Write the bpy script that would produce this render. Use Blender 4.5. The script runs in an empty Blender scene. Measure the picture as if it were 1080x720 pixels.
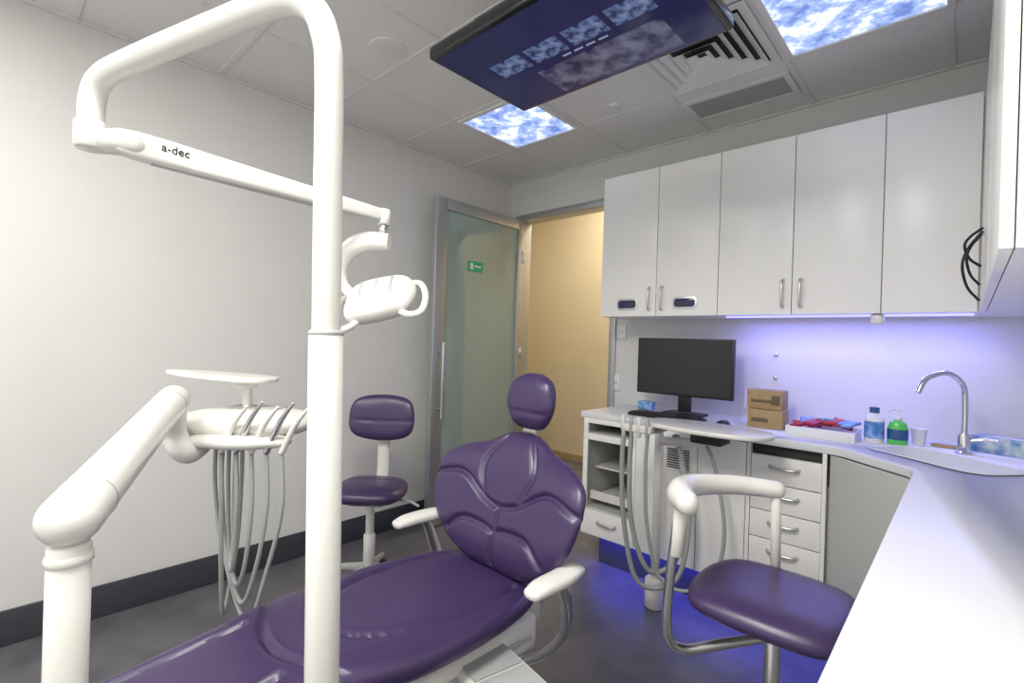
import bpy,bmesh,math,random
from mathutils import Vector,Matrix
random.seed(3)
SC=bpy.context.scene
COL=SC.collection
R=math.radians
# ------------------------------------------------------------------ materials
def mat(name,col,rough=.5,metal=0.,noise=None,bump=None,emis=None,es=0.,trans=0.,coat=0.,spec=.5):
    m=bpy.data.materials.new(name);m.use_nodes=True
    nt=m.node_tree;b=nt.nodes['Principled BSDF']
    b.inputs['Base Color'].default_value=(*col,1)
    b.inputs['Roughness'].default_value=rough
    b.inputs['Metallic'].default_value=metal
    b.inputs['Coat Weight'].default_value=coat
    b.inputs['Specular IOR Level'].default_value=spec
    b.inputs['Transmission Weight'].default_value=trans
    if emis: 
        b.inputs['Emission Color'].default_value=(*emis,1);b.inputs['Emission Strength'].default_value=es
    if noise or bump:
        tc=nt.nodes.new('ShaderNodeTexCoord')
    if noise:
        sc,col2,det=noise
        n=nt.nodes.new('ShaderNodeTexNoise');n.inputs['Scale'].default_value=sc;n.inputs['Detail'].default_value=det
        nt.links.new(tc.outputs['Object'],n.inputs['Vector'])
        r=nt.nodes.new('ShaderNodeValToRGB')
        r.color_ramp.elements[0].position=.32;r.color_ramp.elements[1].position=.68
        r.color_ramp.elements[0].color=(*col,1);r.color_ramp.elements[1].color=(*col2,1)
        nt.links.new(n.outputs['Fac'],r.inputs['Fac']);nt.links.new(r.outputs['Color'],b.inputs['Base Color'])
    if bump:
        sc,st=bump
        n=nt.nodes.new('ShaderNodeTexNoise');n.inputs['Scale'].default_value=sc;n.inputs['Detail'].default_value=4
        nt.links.new(tc.outputs['Object'],n.inputs['Vector'])
        bp=nt.nodes.new('ShaderNodeBump');bp.inputs['Strength'].default_value=st;bp.inputs['Distance'].default_value=.01
        nt.links.new(n.outputs['Fac'],bp.inputs['Height']);nt.links.new(bp.outputs['Normal'],b.inputs['Normal'])
    return m
M_wall=mat('wall_paint',(.71,.70,.67),.6,noise=(3,(.73,.72,.69),2),bump=(300,.03))
M_hall=mat('hall_paint',(.68,.58,.40),.7,noise=(2,(.70,.60,.42),2))
M_floor=mat('vinyl_floor',(.088,.085,.097),.42,noise=(7,(.135,.13,.143),8))
M_base=mat('skirting_vinyl',(.045,.05,.06),.5)
M_tile=mat('ceiling_tile',(.74,.73,.71),.9,noise=(90,(.80,.79,.77),6),bump=(160,.2))
M_tbar=mat('ceiling_tbar',(.74,.73,.71),.5)
M_cab=mat('cabinet_white',(.90,.89,.85),.28)
M_carc=mat('carcass_grey',(.55,.55,.52),.5)
M_corner=mat('corner_door_grey',(.52,.53,.50),.4)
M_ctr=mat('counter_white',(.74,.75,.77),.25)
M_gap=mat('shadow_gap',(.03,.03,.03),.8)
M_plas=mat('equipment_white',(.74,.73,.68),.28,coat=.3)
M_plas2=mat('equipment_grey',(.42,.43,.42),.4)
M_metal=mat('brushed_steel',(.62,.62,.62),.28,1.)
M_chrome=mat('chrome',(.75,.75,.77),.1,1.)
M_alu=mat('anodised_aluminium',(.50,.51,.51),.38,.8)
M_hose=mat('hose_grey',(.36,.38,.36),.45)
M_purple=mat('purple_vinyl',(.047,.026,.092),.32,bump=(260,.05),spec=.6)
M_black=mat('black_plastic',(.012,.012,.014),.35)
M_gloss=mat('black_gloss',(.01,.01,.012),.08)
M_screen=mat('monitor_screen',(.012,.012,.014),.25)
M_card=mat('cardboard',(.36,.25,.12),.8,noise=(30,(.42,.30,.15),3))
M_label=mat('label_brown',(.14,.10,.05),.7)
M_red=mat('red_packets',(.55,.03,.05),.35,noise=(25,(.30,.02,.10),2))
M_blue=mat('blue_label',(.05,.20,.55),.35,noise=(40,(.3,.5,.8),1))
M_green=mat('green_soap',(.10,.62,.10),.2,coat=.4)
M_dkblue=mat('dark_label',(.03,.10,.25),.4)
M_white=mat('plain_white',(.82,.82,.82),.4)
M_slot=mat('window_dark_blue',(.02,.02,.08),.1)
M_exit=mat('exit_green',(.02,.30,.12),.4,emis=(.02,.5,.2),es=.15)
M_dark=mat('duct_dark',(.03,.03,.03),.8)
M_glove=mat('glove_box_print',(.10,.25,.50),.5,noise=(30,(.6,.7,.6),2))
M_led=mat('led_strip_blue',(.2,.2,.8),.4,emis=(.22,.22,1.),es=3.)

def emis_cloud():
    m=bpy.data.materials.new('sky_panel_print');m.use_nodes=True;nt=m.node_tree;nt.nodes.clear()
    o=nt.nodes.new('ShaderNodeOutputMaterial');e=nt.nodes.new('ShaderNodeEmission')
    tc=nt.nodes.new('ShaderNodeTexCoord');n=nt.nodes.new('ShaderNodeTexNoise')
    n.inputs['Scale'].default_value=8;n.inputs['Detail'].default_value=10;n.inputs['Roughness'].default_value=.66;n.inputs['Distortion'].default_value=.2
    r=nt.nodes.new('ShaderNodeValToRGB');cr=r.color_ramp
    cr.elements[0].position=.38;cr.elements[0].color=(.13,.20,.50,1)
    cr.elements[1].position=.60;cr.elements[1].color=(.90,.93,1,1)
    x=cr.elements.new(.49);x.color=(.32,.42,.72,1)
    nt.links.new(tc.outputs['Object'],n.inputs['Vector']);nt.links.new(n.outputs['Fac'],r.inputs['Fac'])
    nt.links.new(r.outputs['Color'],e.inputs['Color']);e.inputs['Strength'].default_value=1.5
    nt.links.new(e.outputs['Emission'],o.inputs['Surface']);return m
M_cloud=emis_cloud()
def emis_pic(name,c0,c1,sc,st,rough=.12):
    m=bpy.data.materials.new(name);m.use_nodes=True;nt=m.node_tree
    b=nt.nodes['Principled BSDF'];b.inputs['Base Color'].default_value=(.01,.01,.02,1);b.inputs['Roughness'].default_value=rough
    tc=nt.nodes.new('ShaderNodeTexCoord');n=nt.nodes.new('ShaderNodeTexNoise')
    n.inputs['Scale'].default_value=sc;n.inputs['Detail'].default_value=5
    r=nt.nodes.new('ShaderNodeValToRGB');cr=r.color_ramp
    cr.elements[0].position=.4;cr.elements[0].color=(*c0,1);cr.elements[1].position=.62;cr.elements[1].color=(*c1,1)
    nt.links.new(tc.outputs['Object'],n.inputs['Vector']);nt.links.new(n.outputs['Fac'],r.inputs['Fac'])
    nt.links.new(r.outputs['Color'],b.inputs['Emission Color']);b.inputs['Emission Strength'].default_value=st
    return m
M_tvscr=emis_pic('tv_background',(.008,.009,.045),(.014,.014,.06),3,1.)
M_tvpic=emis_pic('tv_thumbnail',(.012,.02,.07),(.14,.19,.36),30,1.)
M_tvpic2=emis_pic('tv_picture',(.010,.010,.045),(.11,.11,.17),13,1.)
M_tvtxt=mat('tv_caption',(.05,.05,.1),.4,emis=(.4,.45,.7),es=.5)

def glassmat():
    m=bpy.data.materials.new('door_glass');m.use_nodes=True;nt=m.node_tree;nt.nodes.clear()
    o=nt.nodes.new('ShaderNodeOutputMaterial')
    t=nt.nodes.new('ShaderNodeBsdfTransparent');t.inputs[0].default_value=(.66,.76,.72,1)
    d=nt.nodes.new('ShaderNodeBsdfDiffuse');d.inputs[0].default_value=(.52,.62,.58,1)
    g=nt.nodes.new('ShaderNodeBsdfGlossy');g.inputs['Roughness'].default_value=.04;g.inputs['Color'].default_value=(.8,.9,.86,1)
    m1=nt.nodes.new('ShaderNodeMixShader');m1.inputs[0].default_value=.55
    mx=nt.nodes.new('ShaderNodeMixShader');mx.inputs[0].default_value=.16
    nt.links.new(t.outputs[0],m1.inputs[1]);nt.links.new(d.outputs[0],m1.inputs[2])
    nt.links.new(m1.outputs[0],mx.inputs[1]);nt.links.new(g.outputs[0],mx.inputs[2])
    nt.links.new(mx.outputs[0],o.inputs['Surface']);return m
M_glass=glassmat()
# ------------------------------------------------------------------ helpers
def root(name):
    e=bpy.data.objects.new(name,None);e.empty_display_size=.1;COL.objects.link(e);return e
def mk(name,v,f,m,parent=None,angle=35,sub=0):
    me=bpy.data.meshes.new(name);me.from_pydata([tuple(p) for p in v],[],f);me.update()
    bm=bmesh.new();bm.from_mesh(me);bmesh.ops.recalc_face_normals(bm,faces=bm.faces);bm.to_mesh(me);bm.free()
    for p in me.polygons:p.use_smooth=True
    me.set_sharp_from_angle(angle=R(angle))
    me.materials.append(m)
    o=bpy.data.objects.new(name,me);COL.objects.link(o)
    if parent:o.parent=parent
    return o
def settle(r):
    ch=[c for c in r.children]
    mn=Vector((1e9,)*3);mx=-mn
    for c in ch:
        if c.type!='MESH':continue
        for v in c.bound_box:
            p=c.matrix_basis@Vector(v)
            for i in range(3):mn[i]=min(mn[i],p[i]);mx[i]=max(mx[i],p[i])
    l=Vector(((mn.x+mx.x)/2,(mn.y+mx.y)/2,mn.z))
    r.location=l
    for c in ch:c.location=c.location-l
def boxes(name,bl,m,parent=None,bev=0.):
    bm=bmesh.new()
    for (x0,x1,y0,y1,z0,z1) in bl:
        g=bmesh.ops.create_cube(bm,size=1)
        for v in g['verts']:
            v.co=Vector((x0+(v.co.x+.5)*(x1-x0),y0+(v.co.y+.5)*(y1-y0),z0+(v.co.z+.5)*(z1-z0)))
    if bev:bmesh.ops.bevel(bm,geom=bm.edges[:]+bm.verts[:],offset=bev,segments=3,affect='EDGES',profile=.5)
    me=bpy.data.meshes.new(name);bm.to_mesh(me);bm.free()
    for p in me.polygons:p.use_smooth=True
    me.set_sharp_from_angle(angle=R(30))
    me.materials.append(m);o=bpy.data.objects.new(name,me);COL.objects.link(o)
    if parent:o.parent=parent
    return o
def box(name,x0,x1,y0,y1,z0,z1,m,parent=None,bev=0.):
    cx,cy,cz=(x0+x1)/2,(y0+y1)/2,(z0+z1)/2
    o=boxes(name,[(x0-cx,x1-cx,y0-cy,y1-cy,z0-cz,z1-cz)],m,parent,bev)
    o.location=(cx,cy,cz);return o
def cat(pts,n,closed=False):
    pts=[Vector(p) for p in pts];N=len(pts);out=[]
    if N<3 and not closed:
        return [pts[0].lerp(pts[1],i/n) for i in range(n+1)]
    rng=N if closed else N-1
    for i in range(rng):
        if closed:p0,p1,p2,p3=pts[(i-1)%N],pts[i],pts[(i+1)%N],pts[(i+2)%N]
        else:
            p1,p2=pts[i],pts[i+1];p0=pts[i-1] if i>0 else p1*2-p2;p3=pts[i+2] if i+2<N else p2*2-p1
        for k in range(n):
            t=k/n
            out.append(.5*((2*p1)+(p2-p0)*t+(2*p0-5*p1+4*p2-p3)*t*t+(3*p1-p0-3*p2+p3)*t**3))
    if not closed:out.append(pts[-1])
    return out
def sweep(name,pts,r,m,parent=None,n=16,sm=6,closed=False,rnd=False,flat=1.,up=None,sq=1.):
    ctrl=[Vector(p) for p in pts]
    rs=r if isinstance(r,(list,tuple)) else [r]*len(ctrl)
    P=cat(ctrl,sm,closed) if sm>1 else ctrl
    RR=cat([Vector((a,0,0)) for a in rs],sm,closed) if sm>1 else [Vector((a,0,0)) for a in rs]
    RR=[a.x for a in RR]
    N=len(P);T=[]
    for i in range(N):
        if closed:t=P[(i+1)%N]-P[(i-1)%N]
        else:t=P[min(i+1,N-1)]-P[max(i-1,0)]
        T.append(t.normalized())
    if rnd:
        k=6;r0=RR[0];r1=RR[-1]
        pre=[(P[0]-T[0]*r0*math.sin(math.pi/2*(j/k)),r0*max(.02,math.cos(math.pi/2*j/k)),T[0]) for j in range(k,0,-1)]
        post=[(P[-1]+T[-1]*r1*math.sin(math.pi/2*(j/k)),r1*max(.02,math.cos(math.pi/2*j/k)),T[-1]) for j in range(1,k+1)]
        P=[a[0] for a in pre]+P+[a[0] for a in post]
        RR=[a[1] for a in pre]+RR+[a[1] for a in post]
        T=[a[2] for a in pre]+T+[a[2] for a in post];N=len(P)
    u=Vector(up) if up else (Vector((0,0,1)) if abs(T[0].z)<.9 else Vector((1,0,0)))
    a=(u-T[0]*u.dot(T[0])).normalized()
    V=[];F=[]
    for i in range(N):
        a=(a-T[i]*a.dot(T[i])).normalized();b=T[i].cross(a)
        for j in range(n):
            th=2*math.pi*j/n;c,s=math.cos(th),math.sin(th)
            c=math.copysign(abs(c)**sq,c);s=math.copysign(abs(s)**sq,s)
            V.append(P[i]+a*c*RR[i]+b*s*RR[i]*flat)
    seg=N if closed else N-1
    for i in range(seg):
        for j in range(n):
            i2=(i+1)%N;F.append((i*n+j,i*n+(j+1)%n,i2*n+(j+1)%n,i2*n+j))
    if not closed:
        F.append(tuple(range(n)));F.append(tuple((N-1)*n+j for j in range(n)))
    return mk(name,V,F,m,parent,50)
def cyl(name,p0,p1,r,m,parent=None,n=32,bev=.15,r2=None):
    p0,p1=Vector(p0),Vector(p1);d=(p1-p0);L=d.length;d.normalize();r2=r2 if r2 is not None else r
    e=min(r*bev,L*.3)
    return sweep(name,[p0,p0+d*e,p1-d*e,p1],[r-e,r,r2,r2-e],m,parent,n=n,sm=1)
def lathe(name,prof,c,m,parent=None,n=32):
    V=[];F=[];c=Vector(c)
    for (r,z) in prof:
        for j in range(n):
            t=2*math.pi*j/n;V.append(c+Vector((r*math.cos(t),r*math.sin(t),z)))
    for i in range(len(prof)-1):
        for j in range(n):F.append((i*n+j,i*n+(j+1)%n,(i+1)*n+(j+1)%n,(i+1)*n+j))
    if prof[0][0]>1e-4:F.append(tuple(range(n)))
    if prof[-1][0]>1e-4:F.append(tuple((len(prof)-1)*n+j for j in range(n)))
    return mk(name,V,F,m,parent,40)
def puff(name,outline,top,bot,m,parent=None,M=Matrix(),warp=None,detail=None,rings=26,p=3.,e=.5,seg=8):
    O=cat([(a,b,0) for a,b in outline],seg,True);n=len(O)
    cx=sum(a.x for a in O)/n;cy=sum(a.y for a in O)/n
    V=[];F=[]
    def z(r,h):return h*max(0,1-r**p)**e
    def add(x,y,zz,istop):
        if istop and detail:zz+=detail(x,y)
        q=Vector((x,y,zz))
        if warp:q=warp(q)
        V.append(M@q)
    for side in (1,0):
        h=top if side else -bot
        add(cx,cy,h,side)
        for k in range(1,rings+1):
            r=math.sin(math.pi/2*k/rings)
            if side==0 and k==rings:break
            for q in O:add(cx+(q.x-cx)*r,cy+(q.y-cy)*r,z(r,h),side and k<rings)
    for j in range(n):F.append((0,1+j,1+(j+1)%n))
    for k in range(rings-1):
        a=1+k*n;b=a+n
        for j in range(n):F.append((a+j,b+j,b+(j+1)%n,a+(j+1)%n))
    B=1+rings*n;last=1+(rings-1)*n
    for j in range(n):F.append((B,B+1+(j+1)%n,B+1+j))
    for k in range(rings-2):
        a=B+1+k*n;b=a+n
        for j in range(n):F.append((a+j,a+(j+1)%n,b+(j+1)%n,b+j))
    a=B+1+(rings-2)*n
    for j in range(n):F.append((a+j,a+(j+1)%n,last+(j+1)%n,last+j))
    return mk(name,V,F,m,parent,70)
def slab(name,outline,z0,z1,m,parent=None,bev=.004,smooth=0,M=None):
    O=[Vector((a,b,0)) for a,b in outline]
    if smooth:O=cat(O,smooth,True)
    bm=bmesh.new();vs=[bm.verts.new((p.x,p.y,z0)) for p in O];f=bm.faces.new(vs)
    g=bmesh.ops.extrude_face_region(bm,geom=[f])
    for v in g['geom']:
        if isinstance(v,bmesh.types.BMVert):v.co.z=z1
    bmesh.ops.recalc_face_normals(bm,faces=bm.faces)
    if bev:
        ed=[e for e in bm.edges if abs(e.verts[0].co.z-e.verts[1].co.z)<1e-6]
        bmesh.ops.bevel(bm,geom=ed,offset=bev,segments=3,affect='EDGES',profile=.5)
    if M is not None:bm.transform(M)
    me=bpy.data.meshes.new(name);bm.to_mesh(me);bm.free()
    for p in me.polygons:p.use_smooth=True
    me.set_sharp_from_angle(angle=R(30));me.materials.append(m)
    o=bpy.data.objects.new(name,me);COL.objects.link(o)
    if parent:o.parent=parent
    return o
def rrect(w,h,r,cx=0,cy=0,k=5):
    out=[]
    for sx,sy,a0 in ((1,1,0),(-1,1,90),(-1,-1,180),(1,-1,270)):
        for i in range(k+1):
            a=R(a0+90*i/k);out.append((cx+sx*(w/2-r)+r*math.cos(a),cy+sy*(h/2-r)+r*math.sin(a)))
    return out
def groove(segs,depth,wid):
    S=[(Vector(a),Vector(b)) for a,b in segs]
    def f(x,y):
        p=Vector((x,y));d=9
        for a,b in S:
            ab=b-a;t=max(0,min(1,(p-a).dot(ab)/ab.length_squared));d=min(d,(p-(a+ab*t)).length)
        return -depth*math.exp(-(d/wid)**2)
    return f
def poly(pts,n=6):
    c=cat([(a,b,0) for a,b in pts],n);return [((c[i].x,c[i].y),(c[i+1].x,c[i+1].y)) for i in range(len(c)-1)]
def text(name,s,size,M,m,parent):
    cu=bpy.data.curves.new(name,'FONT');cu.body=s;cu.size=size;cu.extrude=.0005;cu.align_x='LEFT'
    o=bpy.data.objects.new(name,cu);COL.objects.link(o)
    dg=bpy.context.evaluated_depsgraph_get();me=bpy.data.meshes.new_from_object(o.evaluated_get(dg))
    bpy.data.objects.remove(o);me.transform(M);me.materials.clear();me.materials.append(m)
    o=bpy.data.objects.new(name,me);COL.objects.link(o);o.parent=parent;return o
# ------------------------------------------------------------------ room
XL,XR,YB,YF,H=-2.93,.455,3.1,-1.5,2.7
box('floor',XL-1.7,XR+.2,YF,5.0,-.1,0,M_floor)
boxes('wall_left',[(XL-.12,XL,YF,YB+.12,0,H)],M_wall)
boxes('wall_right',[(XR,XR+.12,YF,YB+.12,0,H)],M_wall)
DX0,DX1,DH=-2.80,-1.90,2.36
boxes('wall_back',[(XL-1.5,DX0-.05,YB,YB+.12,0,H),(DX0-.05,DX1+.05,YB,YB+.12,DH+.05,H),(DX1+.05,XR,YB,YB+.12,0,H)],M_wall)
boxes('wall_hall',[(XL-1.6,-.9,4.65,4.75,0,3.2),(-.95,-.85,YB+.12,4.65,0,3.2),(XL-1.6,XL-1.5,YB+.12,4.75,0,3.2),(XL-1.6,-.85,YB+.1,YB+.2,2.8,3.2)],M_hall)
box('ceiling',XL-.12,XR+.12,YF,YB+.12,H,H+.1,M_tile)
box('ceiling_hall',XL-1.6,-.85,YB+.1,4.75,3.2,3.3,M_wall)
boxes('baseboard_left',[(XL,XL+.012,YF,YB,0,.15)],M_base,bev=.003)
boxes('baseboard_back',[(XL+.012,DX0-.05,YB-.012,YB,0,.15),(DX1+.05,-1.72,YB-.012,YB,0,.15)],M_base)
boxes('baseboard_hall',[(XL-1.5,-.95,4.635,4.65,0,.07)],M_card)
gx=[XL+.57*i for i in range(1,6)];gy=[YB-.57*i for i in range(1,9)]
g=[(x-.012,x+.012,YF,YB-.02,H-.0065,H+.002) for x in gx]+[(XL+.02,XR-.02,y-.011,y+.011,H-.0055,H+.001) for y in gy]
g+=[(XL,XL+.02,YF,YB,H-.008,H+.001),(XL+.02,XR-.02,YB-.02,YB,H-.009,H+.001),(XR-.02,XR,YF,YB,H-.008,H+.001)]
boxes('trim_ceiling_grid',g,M_tbar)
boxes('trim_door_frame',[(DX0-.05,DX0,YB-.02,YB+.13,0,DH+.05),(DX1,DX1+.05,YB-.02,YB+.13,0,DH+.05),(DX0,DX1,YB-.02,YB+.13,DH,DH+.05)],M_alu,bev=.003)
d=root('door_1')
x0,x1=-2.79,-2.745;ya,yb=2.15,3.07
boxes('leaf_frame',[(x0,x1,ya,ya+.10,.01,DH-.01),(x0,x1,yb-.06,yb,.01,DH-.01),(x0,x1,ya+.10,yb-.06,DH-.09,DH-.01),(x0,x1,ya+.10,yb-.06,.01,.26)],M_alu,d,.003)
box('glass_pane',-2.772,-2.763,ya+.10,yb-.06,.26,DH-.09,M_glass,d)
sweep('pull_handle',[(-2.70,ya+.06,.78),(-2.70,ya+.06,1.32)],.013,M_metal,d,sm=1)
for z in(.85,1.25):cyl('handle_standoff',(-2.745,ya+.06,z),(-2.70,ya+.06,z),.008,M_metal,d)
for z in(.4,1.2,2.0):cyl('hinge',(-2.75,yb,z),(-2.75,yb,z+.1),.012,M_metal,d)
settle(d)
e=root('exit_sign_decal');box('sign_plate',-2.7625,-2.758,2.47,2.62,1.86,1.94,M_exit,e)  # flat green sign decal set on the door pane, faintly emissive
boxes('sign_figure',[(-2.7575,-2.757,2.49,2.52,1.875,1.925),(-2.7575,-2.757,2.53,2.60,1.895,1.91)],M_white,e);settle(e)
# ------------------------------------------------------------------ ceiling fittings
def skypanel(x0,x1,y0,y1):
    p=root('sky_light_panel')
    boxes('panel_frame',[(x0,x0+.025,y0,y1,H-.02,H),(x1-.025,x1,y0,y1,H-.02,H),(x0+.025,x1-.025,y0,y0+.025,H-.02,H),(x0+.025,x1-.025,y1-.025,y1,H-.02,H)],M_tbar,p,.002)
    box('printed_diffuser',x0+.025,x1-.025,y0+.025,y1-.025,H-.012,H-.004,M_cloud,p)
    settle(p)
skypanel(gx[0]+.012,gx[1]-.012,gy[1]+.012,gy[0]-.012)
skypanel(gx[3]+.012,gx[4]+.02,gy[1]+.012,gy[0]-.012)
v=root('air_diffuser')
cx,cy=(gx[2]+gx[3])/2,(gy[0]+gy[1])/2
def sqring(name,a0,z0,a1,z1,m,p,t=.004):
    V=[];F=[]
    for (a,z) in((a0,z0),(a1,z1),(a1-.003,z1+.004),(a0-.003,z0+.004)):
        V+=[(cx+sx*a,cy+sy*a,z) for sx,sy in((1,1),(-1,1),(-1,-1),(1,-1))]
    for i in range(4):
        for j in range(4):
            F.append((i*4+j,i*4+(j+1)%4,((i+1)%4)*4+(j+1)%4,((i+1)%4)*4+j))
    mk(name,V,F,m,p,10)
box('back_plate',cx-.24,cx+.24,cy-.24,cy+.24,H-.003,H+.004,M_dark,v)
sqring('flange',.272,H-.012,.235,H-.012,M_tbar,v)
for i in range(5):
    a=.235-i*.045
    sqring('blade_%d'%i,a,H-.028,a-.034,H-.006,M_tbar,v)
settle(v)
v=root('return_air_grille')
cx,cy=(gx[2]+gx[3])/2,YB-.34
box('grille_back',cx-.25,cx+.25,cy-.11,cy+.11,H-.003,H+.002,M_dark,v)
boxes('grille_frame',[(cx-.27,cx+.27,cy-.13,cy-.10,H-.014,H),(cx-.27,cx+.27,cy+.10,cy+.13,H-.014,H),(cx-.27,cx-.24,cy-.10,cy+.10,H-.014,H),(cx+.24,cx+.27,cy-.10,cy+.10,H-.014,H)],M_tbar,v,.002)
boxes('grille_bars',[(cx-.24,cx+.24,cy-.095+i*.0135,cy-.086+i*.0135,H-.010,H-.004) for i in range(14)],M_plas2,v)
settle(v)
v=root('ceiling_speaker');lathe('speaker_ring',[(0,-.008),(.075,-.008),(.085,-.006),(.088,0)],(-2.03,1.27,H),M_tbar,v);settle(v)
v=root('fire_sprinkler');lathe('sprinkler_cover',[(0,-.014),(.028,-.014),(.034,-.008),(.04,0)],(-1.50,2.42,H),M_tbar,v);settle(v)
# ceiling tv (faces down)
t=root('ceiling_television')
X0,X1,Y0,Y1,Z=-1.485,-.575,1.10,1.635,2.37
box('housing',X0,X1,Y0,Y1,Z,Z+.05,M_gloss,t,.012)
box('screen',X0+.02,X1-.02,Y0+.02,Y1-.02,Z-.002,Z+.001,M_tvscr,t)
for i in range(4):
    xx=X0+.14+i*.165;box('thumbnail_%d'%i,xx,xx+.14,Y0+.18,Y0+.27,Z-.004,Z-.002,M_tvpic,t)
box('menu_picture',X0+.26,X0+.76,Y0+.32,Y1-.04,Z-.004,Z-.002,M_tvpic2,t)
boxes('caption_lines',[(X0+.40+i*.05,X0+.435+i*.05,Y0+.29,Y0+.297,Z-.004,Z-.002) for i in range(4)],M_tvtxt,t)
box('rear_casing',X0+.15,X1-.15,Y0+.08,Y1-.08,Z+.05,Z+.13,M_black,t,.01)
cyl('drop_pole',((X0+X1)/2,(Y0+Y1)/2,Z+.12),((X0+X1)/2,(Y0+Y1)/2,H),.03,M_black,t)
box('ceiling_plate',-1.12,-.92,1.25,1.45,H-.01,H,M_black,t)
settle(t)
# ------------------------------------------------------------------ upper cabinets
CF=2.75;CZ0,CZ1=1.52,2.42
u=root('wall_cabinet')
box('carcass',-1.766,XR,CF+.02,YB,CZ0,CZ1,M_cab,u)
ed=[-1.766,-1.38,-1.015,-.65,-.289,.03]
for i in range(5):
    box('cabinet_door_%d'%(i+1),ed[i]+.002,ed[i+1]-.002,CF,CF+.018,CZ0,CZ1-.002,M_cab,u,.0015)
def bow(name,p,ax,L,out,m,parent,r=.006):
    p=Vector(p);ax=Vector(ax);out=Vector(out)
    sweep(name,[p-ax*L/2,p-ax*L*.42+out*.8,p+out,p+ax*L*.42+out*.8,p+ax*L/2],[r*1.3,r,r*1.1,r,r*1.3],m,parent,n=10)
for x in(-1.42,-1.34,-.69,-.61):bow('bow_handle',(x,CF,1.625),(0,0,1),.14,(0,-.028,0),M_metal,u)
for x in(-1.57,-1.20):
    slab('slot_rim',rrect(.145,.072,.025),0,.006,M_metal,u,.001,M=Matrix.Translation((x,CF+.001,1.595))@Matrix.Rotation(R(90),4,'X'))
    slab('slot_window',rrect(.122,.050,.018),0,.008,M_slot,u,.001,M=Matrix.Translation((x,CF,1.595))@Matrix.Rotation(R(90),4,'X'))
box('led_channel',-1.0,.02,CF+.10,CF+.12,CZ0-.008,CZ0,M_led,u)
box('under_cabinet_sensor',-.33,-.28,CF+.03,CF+.08,CZ0-.05,CZ0,M_plas,u,.01)
settle(u)
u=root('wall_cabinet')
RF=.035
box('carcass',RF+.02,XR,1.15,CF+.018,CZ0,CZ1,M_cab,u)
for i,(a,b) in enumerate(((1.15,1.68),(1.68,2.21),(2.21,CF-.002))):
    box('cabinet_door_%d'%(i+1),RF,RF+.018,a+.002,b-.002,CZ0,CZ1-.002,M_cab,u,.0015)
settle(u)
u=root('coiled_tubing')
cyl('hook',(RF-.012,2.30,1.76),(RF,2.30,1.76),.006,M_metal,u)
for i,(L_,o_,y_) in enumerate(((.23,.045,2.28),(.17,.035,2.33),(.12,.04,2.22))):
    zc=1.76-L_/2
    sweep('tubing_loop_%d'%i,[(RF-.006,y_,1.76),(RF-.008-o_*.7,y_-.02,1.76-L_*.25),(RF-.008-o_,y_-.03,zc),(RF-.008-o_*.7,y_+.01,1.76-L_*.8),(RF-.008,y_+.04,1.76-L_)],.0042,M_black,u,n=10)
settle(u)
# ------------------------------------------------------------------ counter
CT=.93
out=[(-1.72,2.5),(-.43,2.5),(-.37,2.48),(-.15,2.285),(-.127,2.23),(-.127,-1.2),(XR,-1.2),(XR,YB),(-1.72,YB)]
ctr=slab('countertop',out,CT-.035,CT,M_ctr,None,.004)
SM=Matrix.Translation((-.06,2.58,CT))@Matrix.Rotation(R(-38),4,'Z')
cut=slab('cutter',rrect(.46,.27,.07),-.2,.1,M_ctr,None,0,M=SM)
bo=ctr.modifiers.new('b','BOOLEAN');bo.object=cut;bo.operation='DIFFERENCE';bo.solver='EXACT'
dg=bpy.context.evaluated_depsgraph_get();me=bpy.data.meshes.new_from_object(ctr.evaluated_get(dg))
ctr.modifiers.clear();ctr.data=me;bpy.data.objects.remove(cut)
s=root('kitchen_sink')
V=[];F=[];prof=[(.482,.292,.003),(.476,.286,.006),(.458,.268,.0),(.445,.255,-.10),(.40,.21,-.125)]
O=[rrect(w,h,.08) for w,h,z in prof];n=len(O[0])
for k,(w,h,z) in enumerate(prof):
    for a,b in O[k]:V.append(SM@Vector((a,b,z)))
for k in range(len(prof)-1):
    for j in range(n):F.append((k*n+j,k*n+(j+1)%n,(k+1)*n+(j+1)%n,(k+1)*n+j))
F.append(tuple((len(prof)-1)*n+j for j in range(n)))
mk('basin',V,F,M_ctr,s,40)
lathe('drain',[(0,-.122),(.03,-.122),(.035,-.124)],SM@Vector((0,0,0)),M_chrome,s);settle(s)
boxes('trim_splashback',[(-1.72,XR,YB-.008,YB,CT,CT+.006)],M_ctr)
# base cabinets
b=root('base_cabinet')
BF=2.52;Z0=.20;Z1=CT-.035
def ubox(x0,x1):
    return [(x0,x0+.016,BF,YB-.02,Z0,Z1),(x1-.016,x1,BF,YB-.02,Z0,Z1),(x0+.016,x1-.016,BF,YB-.02,Z0,Z0+.016),(x0+.016,x1-.016,BF,YB-.02,Z1-.016,Z1),(x0+.016,x1-.016,YB-.04,YB-.02,Z0+.016,Z1-.016)]
boxes('open_unit',ubox(-1.70,-1.35)+[(-1.684,-1.366,BF,YB-.04,.79,.806),(-1.684,-1.366,BF,YB-.04,.34,.356)],M_carc,b)
boxes('face_rail',[(-1.70,-1.35,BF-.015,BF,.765,.80),(-1.70,-1.67,BF-.015,BF,.345,.765),(-1.375,-1.35,BF-.015,BF,.345,.765),(-1.70,-1.67,BF-.015,BF,.80,Z1),(-1.375,-1.35,BF-.015,BF,.80,Z1),(-1.67,-1.375,BF-.015,BF,.865,Z1)],M_cab,b,.001)
box('bottom_drawer',-1.70,-1.35,BF-.018,BF,Z0,.345,M_cab,b,.002)
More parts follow.
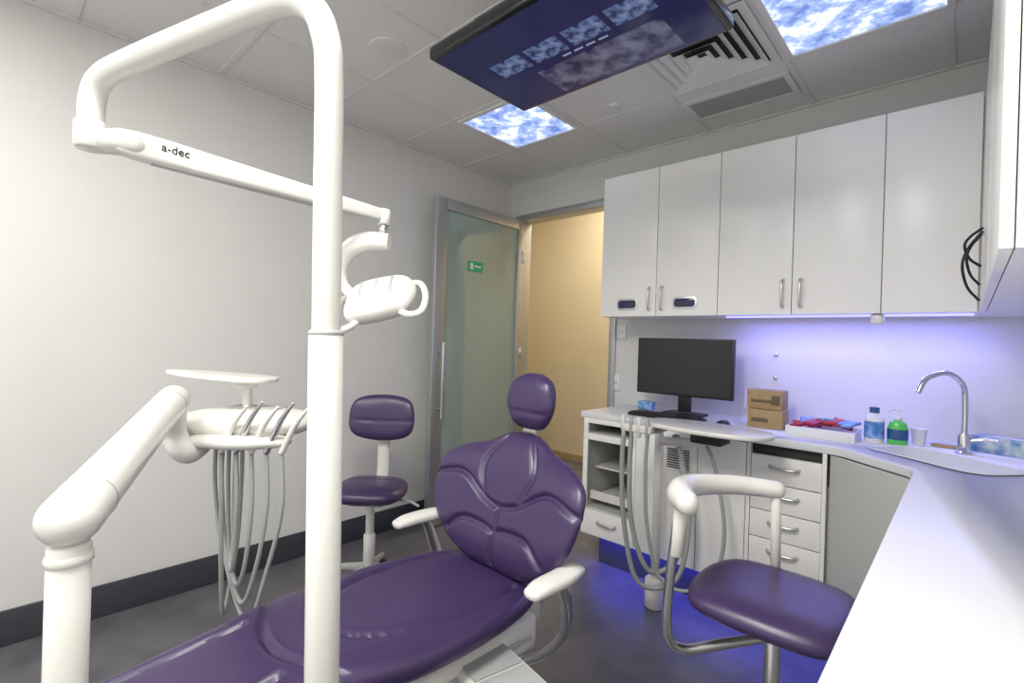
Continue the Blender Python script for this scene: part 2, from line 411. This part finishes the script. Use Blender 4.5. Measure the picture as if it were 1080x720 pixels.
boxes('pull_out_tray',[(-1.67,-1.38,BF+.03,YB-.05,.40,.41),(-1.67,-1.38,BF+.03,BF+.045,.41,.45),(-1.67,-1.38,BF+.08,YB-.05,.58,.59)],M_plas,b)
box('vent_door',-1.346,-1.0,BF-.018,BF,Z0,Z1-.004,M_cab,b,.002)
boxes('vent_louvre',[(-1.16,-1.04,BF-.021,BF-.017,.70+i*.012,.706+i*.012) for i in range(9)],M_gap,b)
boxes('unit_body',[(-1.35,-.76,BF,YB-.02,Z0,Z1)],M_cab,b)
box('panel_door',-.996,-.764,BF-.018,BF,Z0,Z1-.004,M_cab,b,.002)
boxes('drawer_unit',[(-.76,-.45,BF+.03,YB-.02,Z0,Z1),(-.45,-.434,BF-.018,YB-.02,Z0,Z1),(-.76,-.744,BF-.018,YB-.02,Z0,Z1)],M_cab,b)
h=[(.20,.325),(.33,.455),(.46,.585),(.59,.715),(.72,.845)]
for i,(a,c) in enumerate(h):
    box('drawer_front_%d'%i,-.742,-.452,BF-.018+.005,BF+.012,a,c,M_cab,b,.002)
    bow('drawer_handle',(-.60,BF-.014,c-.045),(1,0,0),.12,(0,-.026,-.004),M_metal,b)
bow('drawer_handle',(-1.52,BF-.018,.29),(1,0,0),.12,(0,-.026,-.004),M_metal,b)
boxes('drawer_gap_shade',[(-.744,-.45,BF+.012,BF+.03,Z0,Z1)],M_gap,b)  # black sheet standing in for the shade around the drawer fronts
p0=Vector((-.425,2.52));p1=Vector((-.107,2.245));dd=(p1-p0).normalized()
ang=math.atan2(dd.y,dd.x)
o=boxes('corner_door',[(.01,(p1-p0).length-.02,-.009,.009,Z0,Z1-.004)],M_corner,b,.002);o.location=(p0.x,p0.y,0);o.rotation_euler=(0,0,ang)
slab('corner_body',[(-.434,2.54),(-.10,2.285),(-.10,3.05),(-.434,3.05)],Z0,Z1-.15,M_carc,b,0)
boxes('side_run',[(-.092,XR,-1.2,2.2,Z0,Z1),(-.092,XR,2.2,3.05,Z0,Z1-.15)],M_corner,b)
boxes('side_doors',[(-.110,-.092,-1.2+i*.49,-1.2+i*.49+.485,Z0,Z1-.004) for i in range(7)],M_corner,b,.0015)
boxes('kick_plinth',[(-1.64,-.10,2.62,YB-.02,0,Z0),(-.03,XR,-1.2,2.62,0,Z0)],M_base,b)
boxes('kick_led',[(-1.64,-.3,2.60,2.615,Z0-.012,Z0-.002),(-.06,-.045,-.9,2.4,Z0-.012,Z0-.002)],M_led,b)
settle(b)
p=root('light_switch');box('switch_plate',-1.84,-1.77,YB-.01,YB,1.38,1.48,M_white,p,.003);box('switch_rocker',-1.815,-1.795,YB-.014,YB-.008,1.42,1.44,M_white,p,.001);settle(p)
def outlet(x,z):
    p=root('power_outlet');box('outlet_plate',x-.035,x+.035,YB-.01,YB,z-.055,z+.055,M_white,p,.003)
    boxes('outlet_slots',[(x-.01,x-.006,YB-.011,YB-.009,z-.01,z+.01),(x+.006,x+.01,YB-.011,YB-.009,z-.01,z+.01)],M_gap,p);settle(p)
outlet(-1.84,1.07);outlet(-.93,1.04)
for x,z in((-.80,1.31),(-.80,1.18)):
    p=root('wall_hook');cyl('hook_peg',(x,YB-.02,z),(x,YB,z),.008,M_metal,p);settle(p)
# ------------------------------------------------------------------ counter items
m=root('computer_monitor')
boxes('bezel',[(-1.54,-.95,2.85,2.88,1.045,1.39)],M_black,m,.004)
box('screen',-1.53,-.96,2.847,2.851,1.058,1.382,M_screen,m)
box('neck',-1.28,-1.21,2.88,2.92,.95,1.2,M_black,m,.005)
slab('stand_foot',rrect(.24,.17,.03,-1.245,2.90),CT,CT+.012,M_black,m,.003);settle(m)
k=root('computer_keyboard')
boxes('key_deck',[(-.21,.21,-.065,.065,0,.018)],M_black,k,.004)
boxes('keys',[(-.2+i*.0265,-.2+i*.0265+.022,-.055+j*.023,-.055+j*.023+.019,.018,.024) for i in range(15) for j in range(5)],M_black,k,.001)
k.location=(-1.25,2.66,CT);k.rotation_euler=(0,0,R(-3))
q=root('computer_mouse');puff('mouse_shell',[(-.03,0),(-.025,.045),(0,.055),(.025,.045),(.03,0),(.025,-.045),(0,-.055),(-.025,-.045)],.032,.0,M_black,q,rings=8,p=2.5)
q.location=(-.93,2.65,CT)
bx=root('cardboard_box')
box('carton',-.85,-.68,2.78,2.90,CT,CT+.095,M_card,bx,.002);boxes('carton_print',[(-.83,-.75,2.778,2.7805,CT+.03,CT+.05)],M_label,bx);settle(bx)
bx=root('cardboard_box')
box('carton',-.86,-.69,2.80,2.92,CT+.097,CT+.195,M_card,bx,.002);boxes('carton_print',[(-.84,-.74,2.798,2.8005,CT+.13,CT+.145),(-.74,-.70,2.798,2.8005,CT+.12,CT+.17)],M_label,bx);settle(bx)
tr=root('supply_tray')
cx,cy=-.50,2.77
boxes('tray_shell',[(cx-.14,cx+.14,cy-.10,cy+.10,CT,CT+.006),(cx-.14,cx+.14,cy-.10,cy-.094,CT+.006,CT+.045),(cx-.14,cx+.14,cy+.094,cy+.10,CT+.006,CT+.045),(cx-.14,cx-.134,cy-.094,cy+.094,CT+.006,CT+.045),(cx+.134,cx+.14,cy-.094,cy+.094,CT+.006,CT+.045)],M_white,tr,.001)
for i in range(13):
    a=cx-.10+.017*i;z=CT+.045+random.random()*.015
    o=boxes('packet_%d'%i,[(-.03,.03,-.045,.045,0,.014)],M_red if i%5!=2 else M_blue,tr,.003);o.location=(a,cy+random.uniform(-.03,.03),z+.001*i);o.rotation_euler=(random.uniform(-.25,.25),random.uniform(-.25,.25),random.uniform(-1,1))
settle(tr)
w=root('wipes_bottle');x,y=-.305,2.80
lathe('bottle_body',[(0,0),(.036,0),(.038,.01),(.038,.10),(.034,.115),(.016,.13),(.016,.135)],(x,y,CT),M_white,w)
lathe('bottle_label',[(.0385,.02),(.0387,.022),(.0387,.095),(.0385,.097)],(x,y,CT),M_blue,w)
lathe('bottle_cap',[(.017,.135),(.019,.137),(.019,.16),(0,.163)],(x,y,CT),M_dkblue,w);settle(w)
w=root('soap_pump_bottle');x,y=-.22,2.81
lathe('soap_body',[(0,0),(.034,0),(.038,.012),(.038,.075),(.03,.10),(.013,.11),(.013,.118)],(x,y,CT),M_green,w)
lathe('soap_label',[(.0385,.025),(.0387,.027),(.0387,.07),(.0385,.072)],(x,y,CT),M_dkblue,w)
lathe('pump_collar',[(.015,.112),(.016,.114),(.016,.125),(.005,.128),(.005,.15),(.009,.152),(.009,.16),(0,.161)],(x,y,CT),M_white,w)
sweep('pump_nozzle',[(x,y,CT+.156),(x-.02,y-.02,CT+.158),(x-.03,y-.03,CT+.148)],.004,M_white,w);settle(w)
w=root('paper_cup');lathe('cup_wall',[(0,.001),(.022,.001),(.03,.072),(.032,.075),(.029,.072),(.020,.006),(0,.006)],(-.15,2.88,CT),M_white,w);settle(w)
w=root('sink_tap')
x,y=.0,2.80
lathe('tap_base',[(.0,0),(.03,0),(.03,.006),(.022,.012),(.022,.07),(.018,.085),(.0,.086)],(x,y,CT),M_chrome,w)
sweep('tap_spout',[(x,y,CT+.07),(x,y,CT+.2),(x-.01,y-.012,CT+.29),(x-.06,y-.07,CT+.335),(x-.12,y-.14,CT+.31),(x-.145,y-.165,CT+.25)],.011,M_chrome,w)
sweep('tap_lever',[(x,y,CT+.05),(x+.05,y+.0,CT+.065),(x+.10,y-.01,CT+.07)],.007,M_chrome,w,rnd=True);settle(w)
w=root('glove_box');boxes('glove_carton',[(-.11,.11,-.05,.05,0,.07)],M_glove,w,.002);boxes('glove_opening',[(-.05,.05,-.025,.025,.07,.0705)],M_white,w)
w.location=(.14,2.93,CT);w.rotation_euler=(0,0,R(-20))
w=root('soap_dish');slab('dish',rrect(.1,.05,.02,.0,0),0,.012,M_card,w,.003);w.location=(-.06,2.92,CT)
w=root('tissue_packet');boxes('packet',[(-.05,.05,-.03,.03,0,.05)],M_blue,w,.006);w.location=(-1.52,2.95,CT)
w=root('bench_grommet');lathe('grommet_cap',[(0,.004),(.03,.004),(.034,0)],(.17,1.9,CT),M_plas2,w);settle(w)
# ------------------------------------------------------------------ dental chair
c=root('dental_chair')
st=[(.07,.15,.575,.05),(.05,.20,.585,.075),(-.08,.245,.595,.09),(-.24,.265,.597,.095),(-.40,.262,.595,.095),(-.52,.24,.60,.095),(-.62,.218,.60,.09),(-.72,.205,.585,.085),(-.9,.20,.555,.08),(-1.08,.19,.525,.075),(-1.2,.175,.50,.07),(-1.27,.13,.49,.05)]
A=cat([(a,b_,c_) for a,b_,c_,d_ in st],16);Bq=cat([(d_,0,0) for a,b_,c_,d_ in st],16)
gs=groove(poly([(-.16,.0),(-.18,-.2),(-.15,-.40),(-.08,-.50),(0,-.53),(.08,-.50),(.15,-.40),(.18,-.2),(.16,0)])+poly([(-.24,-.56),(-.1,-.63),(0,-.65),(.1,-.63),(.24,-.56)])+poly([(-.13,-.67),(-.14,-.95),(-.12,-1.2)])+poly([(.13,-.67),(.14,-.95),(.12,-1.2)]),.015,.010)
V=[];F=[];n=110
for a,bq in zip(A,Bq):
    y,wd,zt=a;hh=bq.x
    sh=-.035+.045*y
    for j in range(n):
        th=2*math.pi*j/n;cc,ss=math.cos(th),math.sin(th)
        X=wd*math.copysign(abs(cc)**.7,cc);Zv=zt-hh/2+hh/2*math.copysign(abs(ss)**.7,ss)
        if ss>.05:
            Zv+=gs(X,y)+ .02*(abs(X)/wd)**2*ss
        V.append((X+sh,y,Zv))
N=len(A)
for i in range(N-1):
    for j in range(n):F.append((i*n+j,i*n+(j+1)%n,(i+1)*n+(j+1)%n,(i+1)*n+j))
F.append(tuple(range(n)));F.append(tuple((N-1)*n+j for j in range(n)))
mk('seat_upholstery',V,F,M_purple,c,60)
def frame(o,tilt):
    s_,c_=math.sin(R(tilt)),math.cos(R(tilt))
    return Matrix(((1,0,0,o[0]),(0,s_,-c_,o[1]),(0,c_,s_,o[2]),(0,0,0,1)))
MB=frame((0,.06,.582),13)
ob=[(0,0),(.10,.0),(.18,.02),(.25,.065),(.31,.14),(.335,.24),(.325,.32),(.25,.372),(.15,.405),(.075,.445),(0,.455)]
ob=ob+[(-x,y) for x,y in ob[-2:0:-1]]
gb=groove(poly([(-.33,.25),(-.20,.28),(-.08,.22),(0,.20),(.08,.22),(.20,.28),(.33,.25)])+poly([(-.08,.22),(-.115,.33),(-.06,.44)])+poly([(.08,.22),(.115,.33),(.06,.44)])+poly([(-.22,.08),(-.15,.13),(-.05,.13),(0,.12),(.05,.13),(.15,.13),(.22,.08)])+poly([(0,.20),(0,.02)]),.013,.010)
def wb(q):return Vector((q.x,q.y,q.z+.55*q.x*q.x+.02*math.cos(q.y*6)))
puff('back_upholstery',ob,.055,.03,M_purple,c,MB,wb,gb,rings=54,p=4,seg=12)
ob2=[(x*.88,.02+y*.92) for x,y in ob]
puff('back_shell',ob2,.0,.05,M_plas,c,frame((0,.09,.585),13),lambda q:Vector((q.x,q.y,q.z+.55*q.x*q.x)),None,rings=12,p=4)
MH=frame((.022,.18,1.130),6)
puff('headrest_cushion',[(0,-.092),(.06,-.084),(.098,-.035),(.105,.02),(.088,.07),(.04,.098),(0,.102),(-.04,.098),(-.088,.07),(-.105,.02),(-.098,-.035),(-.06,-.084)],.045,.03,M_purple,c,MH,lambda q:Vector((q.x,q.y,q.z+1.2*q.x*q.x)),groove([((-.12,-.035),(.12,-.035))],.004,.008),rings=20,p=3.2)
box('headrest_bar',-.03,.03,.185,.20,.92,1.10,M_metal,c,.004)
box('headrest_mount',-.035,.035,.175,.22,1.06,1.14,M_black,c,.008)
for sx in(1,-1):
    x=.325*sx-.016
    sweep('armrest_pad',[(x,-.12,.675),(x,-.08,.68),(x,.0,.68),(x*.98,.05,.68),(x*.96,.09,.675)],[.014,.018,.019,.018,.014],M_plas,c,n=24,rnd=True,flat=1.9,sq=.8)
    sweep('armrest_support',[(x,-.0,.665),(x*1.0,.03,.60),(x*.93,.05,.50),(x*.75,.02,.42),(x*.5,-.03,.38)],[.018,.022,.024,.024,.024],M_metal,c,n=16,flat=.55)
boxes('seat_chassis',[(-.21,.17,-.62,.08,.38,.50)],M_plas,c,.03)
boxes('chassis_trim',[(-.215,.175,-.55,.04,.43,.45)],M_plas2,c,.005)
boxes('leg_rest_pan',[(-.18,.10,-1.2,-.6,.39,.45)],M_plas,c,.015)
sweep('lift_arm',[(0,-.35,.10),(0,-.20,.25),(0,-.02,.40)],[.11,.10,.09],M_plas,c,n=24,flat=.6,sq=.6)
boxes('back_bracket',[(-.12,.12,.04,.15,.42,.66)],M_plas,c,.02)
slab('base_plate',rrect(.5,.95,.1,0,-.2),0,.05,M_plas,c,.012)
c.location=(-1.13,1.13,0);c.rotation_euler=(0,0,R(-2))
j=root('floor_utility_box')
boxes('box_body',[(-.11,.11,-.09,.09,0,.462)],M_plas,j,.012)
boxes('box_lid',[(-.10,-.005,-.075,.075,.462,.468),(.005,.10,-.075,.075,.462,.468)],M_plas2,j,.002)
j.location=(-.885,.95,0);j.rotation_euler=(0,0,R(-12))
# ------------------------------------------------------------------ delivery unit
dl=root('dental_delivery_unit')
P0=Vector((-1.065,.105,1.03));P1=Vector((-1.60,.363,1.15))
PX,PY=-1.065,.105
cyl('support_post',(PX,PY,.36),(PX,PY,.99),.029,M_plas,dl)
cyl('post_collar',(PX,PY,.955),(PX,PY,.975),.032,M_plas,dl)
sweep('post_link',[(PX,PY,.40),(PX-.05,PY+.10,.34),(-1.2,.40,.36)],.035,M_plas,dl,rnd=True)
sweep('balance_arm',[P0,P0.lerp(P1,.3),P0.lerp(P1,.7),P1],[.045,.043,.041,.040],M_plas,dl,n=28,rnd=True)
for t_ in(.10,.93):
    q=P0.lerp(P1,t_);dv=(P1-P0).normalized()*.003
    cyl('arm_seam',q-dv,q+dv,.0455 if t_<.5 else .0412,M_plas2,dl)
av=Vector((.734,.679,0));bv=Vector((-.679,.734,0))
HC=Vector((-1.635,.565,1.065))
sweep('knuckle',[P1+Vector((-.005,0,-.02)),P1+Vector((-.02,.01,-.10)),P1+Vector((.0,.04,-.15)),HC-av*.10+Vector((0,0,-.03))],[.034,.032,.032,.03],M_plas,dl,n=18)
HM=Matrix(((av.x,bv.x,0,HC.x),(av.y,bv.y,0,HC.y),(0,0,1,HC.z),(0,0,0,1)))
puff('control_head',[(-.19,-.03),(-.17,-.10),(-.05,-.13),(.10,-.12),(.18,-.07),(.20,0),(.18,.08),(.08,.12),(-.08,.12),(-.18,.06)],.042,.04,M_plas,dl,HM,rings=20,p=4)
puff('handpiece_shelf',[(-.10,-.14),(.0,-.17),(.10,-.165),(.18,-.12),(.16,-.07),(0,-.09),(-.1,-.1)],.02,.02,M_plas,dl,Matrix.Translation((0,0,-.035))@HM,rings=8,p=4)
TC=HC+Vector((-.075,-.045,.130))
TM=Matrix(((av.x,bv.x,0,TC.x),(av.y,bv.y,0,TC.y),(0,0,1,TC.z),(0,0,0,1)))@Matrix.Rotation(R(3),4,'Y')
slab('tray_top',[(-.175,.02),(-.165,-.02),(-.06,-.07),(.08,-.085),(.15,-.05),(.15,.05),(.05,.085),(-.08,.075)],0,.014,M_plas,dl,.004,smooth=5,M=TM)
box('tray_hub',TC.x+.02,TC.x+.09,TC.y+.01,TC.y+.07,TC.z-.025,TC.z,M_plas,dl,.006)
cyl('tray_post',TC+Vector((.06,.05,-.12)),TC+Vector((.06,.05,0)),.014,M_plas,dl)
boxes('touch_pad',[(-.06,.10,-.01,.06,.035,.046)],M_plas2,dl,.003).matrix_basis=HM
for i in range(5):
    s0=-.0+i*.043
    a=HC+av*s0-bv*.13+Vector((0,0,-.03))
    tip=a+av*.08+bv*(-.02)+Vector((0,0,.10+.012*(i%2)))
    sweep('handpiece_%d'%i,[a+Vector((0,0,-.03)),a.lerp(tip,.5),tip],[.009,.008,.004],M_metal if i%2 else M_plas,dl,n=10,rnd=True)
    zb=.50+.05*((i*3)%4)
    b0=a+Vector((0,0,-.04));b5=HC-av*(.00+.02*i)-bv*.02+Vector((0,0,-.04))
    mid=(b0+b5)/2
    sweep('hose_%d'%i,[b0,b0+av*.005+Vector((0,0,-.15)),b0.lerp(b5,.15)+Vector((0,0,-.33)),Vector((mid.x+.02*av.x*(i-2),mid.y,zb)),b0.lerp(b5,.85)+Vector((0,0,-.33)),b5+Vector((0,0,-.15)),b5],.0065,M_hose,dl,n=8,sm=8)
settle(dl)
# ------------------------------------------------------------------ operating light
L=root('dental_operating_light')
lx,ly=-.868,.422
bx_,by_=lx+.026,ly+.024
def pp(z):
    t=z/1.85;return (bx_+(lx-bx_)*t,by_+(ly-by_)*t,z)
cyl('lower_sleeve',pp(0),pp(1.345),.0305,M_plas,L,bev=.1)
cyl('sleeve_cap',pp(1.338),pp(1.35),.0312,M_plas2,L)
slab('floor_flange',rrect(.16,.16,.07,bx_,by_),0,.015,M_plas,L,.004)
sweep('bent_pole',[pp(1.33),pp(1.6),pp(1.80),(lx-.006,ly-.004,1.88),(lx-.035,ly-.02,1.945),(lx-.10,ly-.055,1.965),(lx-.25,ly-.13,1.94),(lx-.42,ly-.225,1.895),(lx-.485,ly-.26,1.87),(lx-.51,ly-.272,1.83),(lx-.512,ly-.273,1.77)],[.0255]*6+[.025,.024,.024,.024,.024],M_plas,L,n=24,sm=8)
q=Vector((lx-.512,ly-.273,1.77))
cyl('elbow_joint',q+Vector((0,0,-.05)),q+Vector((0,0,.01)),.029,M_plas,L)
E0=q+Vector((.01,.05,-.02));E1=Vector((-1.40,.88,1.735))
sweep('elbow_bridge',[q+Vector((0,0,-.03)),q+Vector((0.005,.04,-.022)),E0+Vector((0,.02,0))],[.026,.028,.028],M_plas,L,n=20,rnd=True)
sweep('spring_arm',[E0,E0.lerp(E1,.1),E0.lerp(E1,.5),E1],[.028,.031,.026,.020],M_plas,L,n=24,sq=.5,rnd=True,flat=.7)
sweep('spring_arm_underside',[E0.lerp(E1,.08)+Vector((0,0,-.022)),E1+Vector((0,0,-.016))],.012,M_plas2,L,sm=2)
tdir=(E1-E0).normalized();side=Vector((tdir.y,-tdir.x,0)).normalized();upv=side.cross(tdir)
o_=E0.lerp(E1,.10)+side*.0225
text('arm_lettering','a-dec',.026,Matrix(((tdir.x,upv.x,side.x,o_.x),(tdir.y,upv.y,side.y,o_.y),(tdir.z,upv.z,side.z,o_.z),(0,0,0,1))),M_black,L)
cyl('wrist_joint',E1+Vector((0,.0,-.03)),E1+Vector((0,0,.02)),.022,M_plas,L)
cyl('wrist_pin',E1+Vector((0,0,-.07)),E1+Vector((0,0,-.03)),.014,M_metal,L)
hv=Vector((.734,.679,0));dv=Vector((-.679,.734,0))
W=E1+Vector((0,0,-.085))
sweep('yoke',[W+hv*.02,W-hv*.05+Vector((0,0,.0)),W-hv*.11+Vector((0,0,-.03)),W-hv*.135+Vector((0,0,-.09)),W-hv*.12+Vector((0,0,-.15)),W-hv*.07+Vector((0,0,-.19))],[.026,.030,.028,.020,.017,.02],M_plas,L,n=18,sq=.7)
hc=Vector((-1.405,.88,1.468))
rm=Matrix(((hv.x,dv.x,0,0),(hv.y,dv.y,0,0),(0,0,1,0),(0,0,0,1)))@Matrix.Rotation(R(-14),4,'Y')@Matrix.Rotation(R(40),4,'X')
rm=Matrix.Translation(hc)@rm
puff('lamp_head',[(-.115,-.03),(-.10,-.085),(-.05,-.10),(.03,-.10),(.09,-.08),(.12,0),(.10,.07),(.04,.09),(-.05,.09),(-.10,.06)],.048,.048,M_plas,L,rm,rings=18,p=3)
puff('lamp_lens',[(-.085,0),(-.06,-.055),(0,-.065),(.06,-.055),(.085,0),(.06,.055),(0,.065),(-.06,.055)],.0,.012,M_chrome,L,rm@Matrix.Translation((0,0,-.04)),rings=10)
for sx in(1,-1):
    pts=[(sx*.06,-.08,-.01),(sx*.10,-.115,-.01),(sx*.135,-.105,-.01),(sx*.148,-.03,-.01),(sx*.135,.03,0),(sx*.10,.05,0)]
    sweep('lamp_handle',[rm@Vector(p_) for p_ in pts],.011,M_plas,L,n=12)
for i in range(3):
    pts=[(-.06+.05*i,-.09,.012),(-.055+.05*i,-.04,.042),(-.05+.05*i,.04,.044)]
    sweep('lamp_slot',[rm@Vector(p_) for p_ in pts],.006,M_plas2,L,n=8)
settle(L)
# ------------------------------------------------------------------ stools
def star(p,col,r=.26):
    for i in range(5):
        a=2*math.pi*i/5+.3;dx,dy=math.cos(a),math.sin(a)
        sweep('star_leg_%d'%i,[(dx*.02,dy*.02,.12),(dx*r*.6,dy*r*.6,.095),(dx*r,dy*r,.075)],[.026,.02,.016],col,p,n=12,flat=.8)
        cyl('caster_stem_%d'%i,(dx*r,dy*r,.045),(dx*r,dy*r,.08),.008,M_metal,p)
        cyl('caster_%d'%i,(dx*r-dy*.02,dy*r+dx*.02,.027),(dx*r+dy*.02,dy*r-dx*.02,.027),.027,M_black,p)
s1=root('operator_stool')
star(s1,M_plas2)
cyl('gas_column',(0,0,.10),(0,0,.48),.022,M_plas,s1);cyl('column_cover',(0,0,.10),(0,0,.30),.03,M_plas,s1)
box('seat_plate',-.09,.09,-.09,.09,.47,.495,M_plas2,s1,.005)
puff('seat_cushion',[(-.17,-.13),(-.09,-.18),(.09,-.18),(.17,-.13),(.19,.0),(.16,.13),(.08,.17),(-.08,.17),(-.16,.13),(-.19,0)],.05,.045,M_purple,s1,Matrix.Translation((0,0,.53)),None,groove([((-.3,.03),(.3,.03))],.004,.01),rings=18,p=4)
sweep('back_bar',[(0,.06,.48),(0,.18,.49),(0,.225,.56),(0,.23,.70),(0,.22,.84)],.016,M_plas,s1,n=14,flat=2.2)
puff('back_cushion',[(-.15,-.09),(0,-.12),(.15,-.09),(.185,0),(.15,.11),(0,.14),(-.15,.11),(-.185,0)],.035,.03,M_purple,s1,frame((0,.195,.875),8),lambda q:Vector((q.x,q.y,q.z+.9*q.x*q.x)),groove(poly([(-.3,.0),(0,-.01),(.3,.0)]),.004,.01),rings=18,p=4)
sweep('height_lever',[(.05,0,.485),(.2,-.02,.485),(.26,-.03,.465)],.007,M_plas2,s1,rnd=True)
s1.location=(-2.30,1.42,0);s1.rotation_euler=(0,0,R(42))
s2=root('assistant_stool')
star(s2,M_metal,.25)
cyl('gas_column',(0,0,.10),(0,0,.60),.02,M_metal,s2);cyl('column_cover',(0,0,.10),(0,0,.36),.03,M_plas2,s2)
sweep('foot_ring',[(.2*math.cos(a),.2*math.sin(a),.28) for a in [2*math.pi*i/12 for i in range(12)]],.011,M_chrome,s2,closed=True,sm=4,n=10)
for i in range(3):
    a=2*math.pi*i/3;sweep('ring_spoke_%d'%i,[(.03*math.cos(a),.03*math.sin(a),.30),(.2*math.cos(a),.2*math.sin(a),.28)],.007,M_chrome,s2,sm=1,n=8)
box('seat_plate',-.10,.10,-.10,.10,.60,.625,M_plas2,s2,.005)
puff('seat_cushion',[(-.175,-.15),(-.09,-.19),(.09,-.19),(.175,-.15),(.205,.0),(.175,.14),(.09,.185),(-.09,.185),(-.175,.14),(-.205,0)],.042,.036,M_purple,s2,Matrix.Translation((0,0,.655)),None,None,rings=20,p=5)
sweep('arm_bracket',[(0,0,.56),(-.10,-.08,.53),(-.18,-.15,.51),(-.212,-.187,.55),(-.213,-.188,.68),(-.195,-.175,.91)],[.012,.014,.014,.014,.013,.013],M_metal,s2,n=12)
cyl('arm_post_sleeve',(-.20,-.18,.77),(-.192,-.172,.91),.018,M_plas,s2)
cyl('arm_rear_post',(-.04,.17,.66),(-.04,.15,.90),.014,M_plas,s2)
sweep('arm_pad',[(-.155,-.225,.935),(-.20,-.165,.937),(-.215,-.07,.935),(-.185,.02,.93),(-.12,.10,.925),(-.04,.15,.92)],[.033,.039,.034,.030,.028,.026],M_plas,s2,n=20,rnd=True,flat=.9)
s2.location=(-.37,1.48,0)
# ------------------------------------------------------------------ assistant's work table with hoses
a=root('assistant_instrument_arm')
tx,ty,tz=-.86,2.27,.955
slab('work_surface',[(-.30,.02),(-.28,-.08),(-.15,-.13),(.05,-.14),(.22,-.10),(.27,0),(.24,.10),(.10,.15),(-.12,.15),(-.26,.10)],0,.022,M_plas,a,.008,smooth=6,M=Matrix.Translation((tx,ty,tz)))
box('table_bracket',tx-.06,tx+.08,ty-.06,ty+.06,tz-.05,tz,M_black,a,.006)
sweep('swing_arm',[(tx,ty,tz-.04),(tx-.10,ty+.04,tz-.07),(-1.12,2.36,.86)],.022,M_plas,a,n=14)
cyl('pillar',(-1.15,2.38,.14),(-1.15,2.38,.90),.022,M_plas,a)
cyl('pillar_foot',(-1.15,2.38,.0),(-1.15,2.38,.15),.05,M_plas,a)
boxes('instrument_holder',[(-1.24,-1.08,2.14,2.19,.92,.96)],M_plas,a,.01)
sweep('holder_link',[(-1.16,2.17,.93),(-1.10,2.22,.93),(tx-.2,ty,tz-.01)],.014,M_plas2,a)
for i in range(4):
    x=-1.225+.042*i
    cyl('instrument_%d'%i,(x,2.15,.90),(x,2.14,1.00),.010,M_plas2 if i%2 else M_plas,a)
    zb=(.16,.24,.34,.20)[i]
    e_=(.26,.20,.10,.30)[i]
    if i==2:continue
    sweep('suction_hose_%d'%i,[(x,2.15,.90),(x-.01,2.16,.75),(x+.0,2.17,.50),(x+.05,2.2,zb+.06),(x+.5*e_,2.25,zb),(x+e_*.9,2.3,zb+.08),(x+e_,2.34,.5),(x+e_*.8,2.36,.78),(x+e_*.5+.03,2.37,.90)],.012 if i<2 else .009,M_hose,a,n=10,sm=8)
settle(a)
# ------------------------------------------------------------------ lights
def area(name,loc,rot,sx,sy,e,col):
    l=bpy.data.lights.new(name,'AREA');l.shape='RECTANGLE';l.size=sx;l.size_y=sy;l.energy=e;l.color=col
    o=bpy.data.objects.new(name,l);o.location=loc;o.rotation_euler=rot;COL.objects.link(o);return o
area('added_ceiling_fill',(-.75,.25,H-.03),(0,0,0),.55,.55,31,(1,.98,.94))  # added fill lights out of view; they supply most of the room light
area('added_ceiling_fill',(-1.9,-.6,H-.03),(0,0,0),.55,.55,25,(1,.98,.94))
area('added_ceiling_fill',(-.6,-.8,H-.03),(0,0,0),.55,.55,32,(1,.98,.94))
area('hall_lamp',(-2.4,3.9,3.15),(0,0,0),.5,.5,40,(1,.92,.78))
area('under_cabinet_led',(-.45,2.93,CZ0-.012),(0,0,0),1.0,.03,4.6,(.26,.26,1))
area('kick_led_lamp',(-1.0,2.57,Z0-.015),(0,0,0),1.3,.03,4.0,(.08,.08,1))
w=bpy.data.worlds.new('world');SC.world=w;w.use_nodes=True
w.node_tree.nodes['Background'].inputs[0].default_value=(.99,.98,.98,1);w.node_tree.nodes['Background'].inputs[1].default_value=1.05
# ------------------------------------------------------------------ camera
cd=bpy.data.cameras.new('camera');cam=bpy.data.objects.new('camera',cd);COL.objects.link(cam)
cd.sensor_width=36;cd.lens=17.27;cd.clip_start=.02
cam.matrix_world=Matrix.Translation((0,0,1.34))@Matrix.Rotation(R(42.8),4,'Z')@Matrix.Rotation(R(90),4,'X')@Matrix.Rotation(R(1.8),4,'Z')
SC.camera=cam
SC.view_settings.view_transform='Standard'
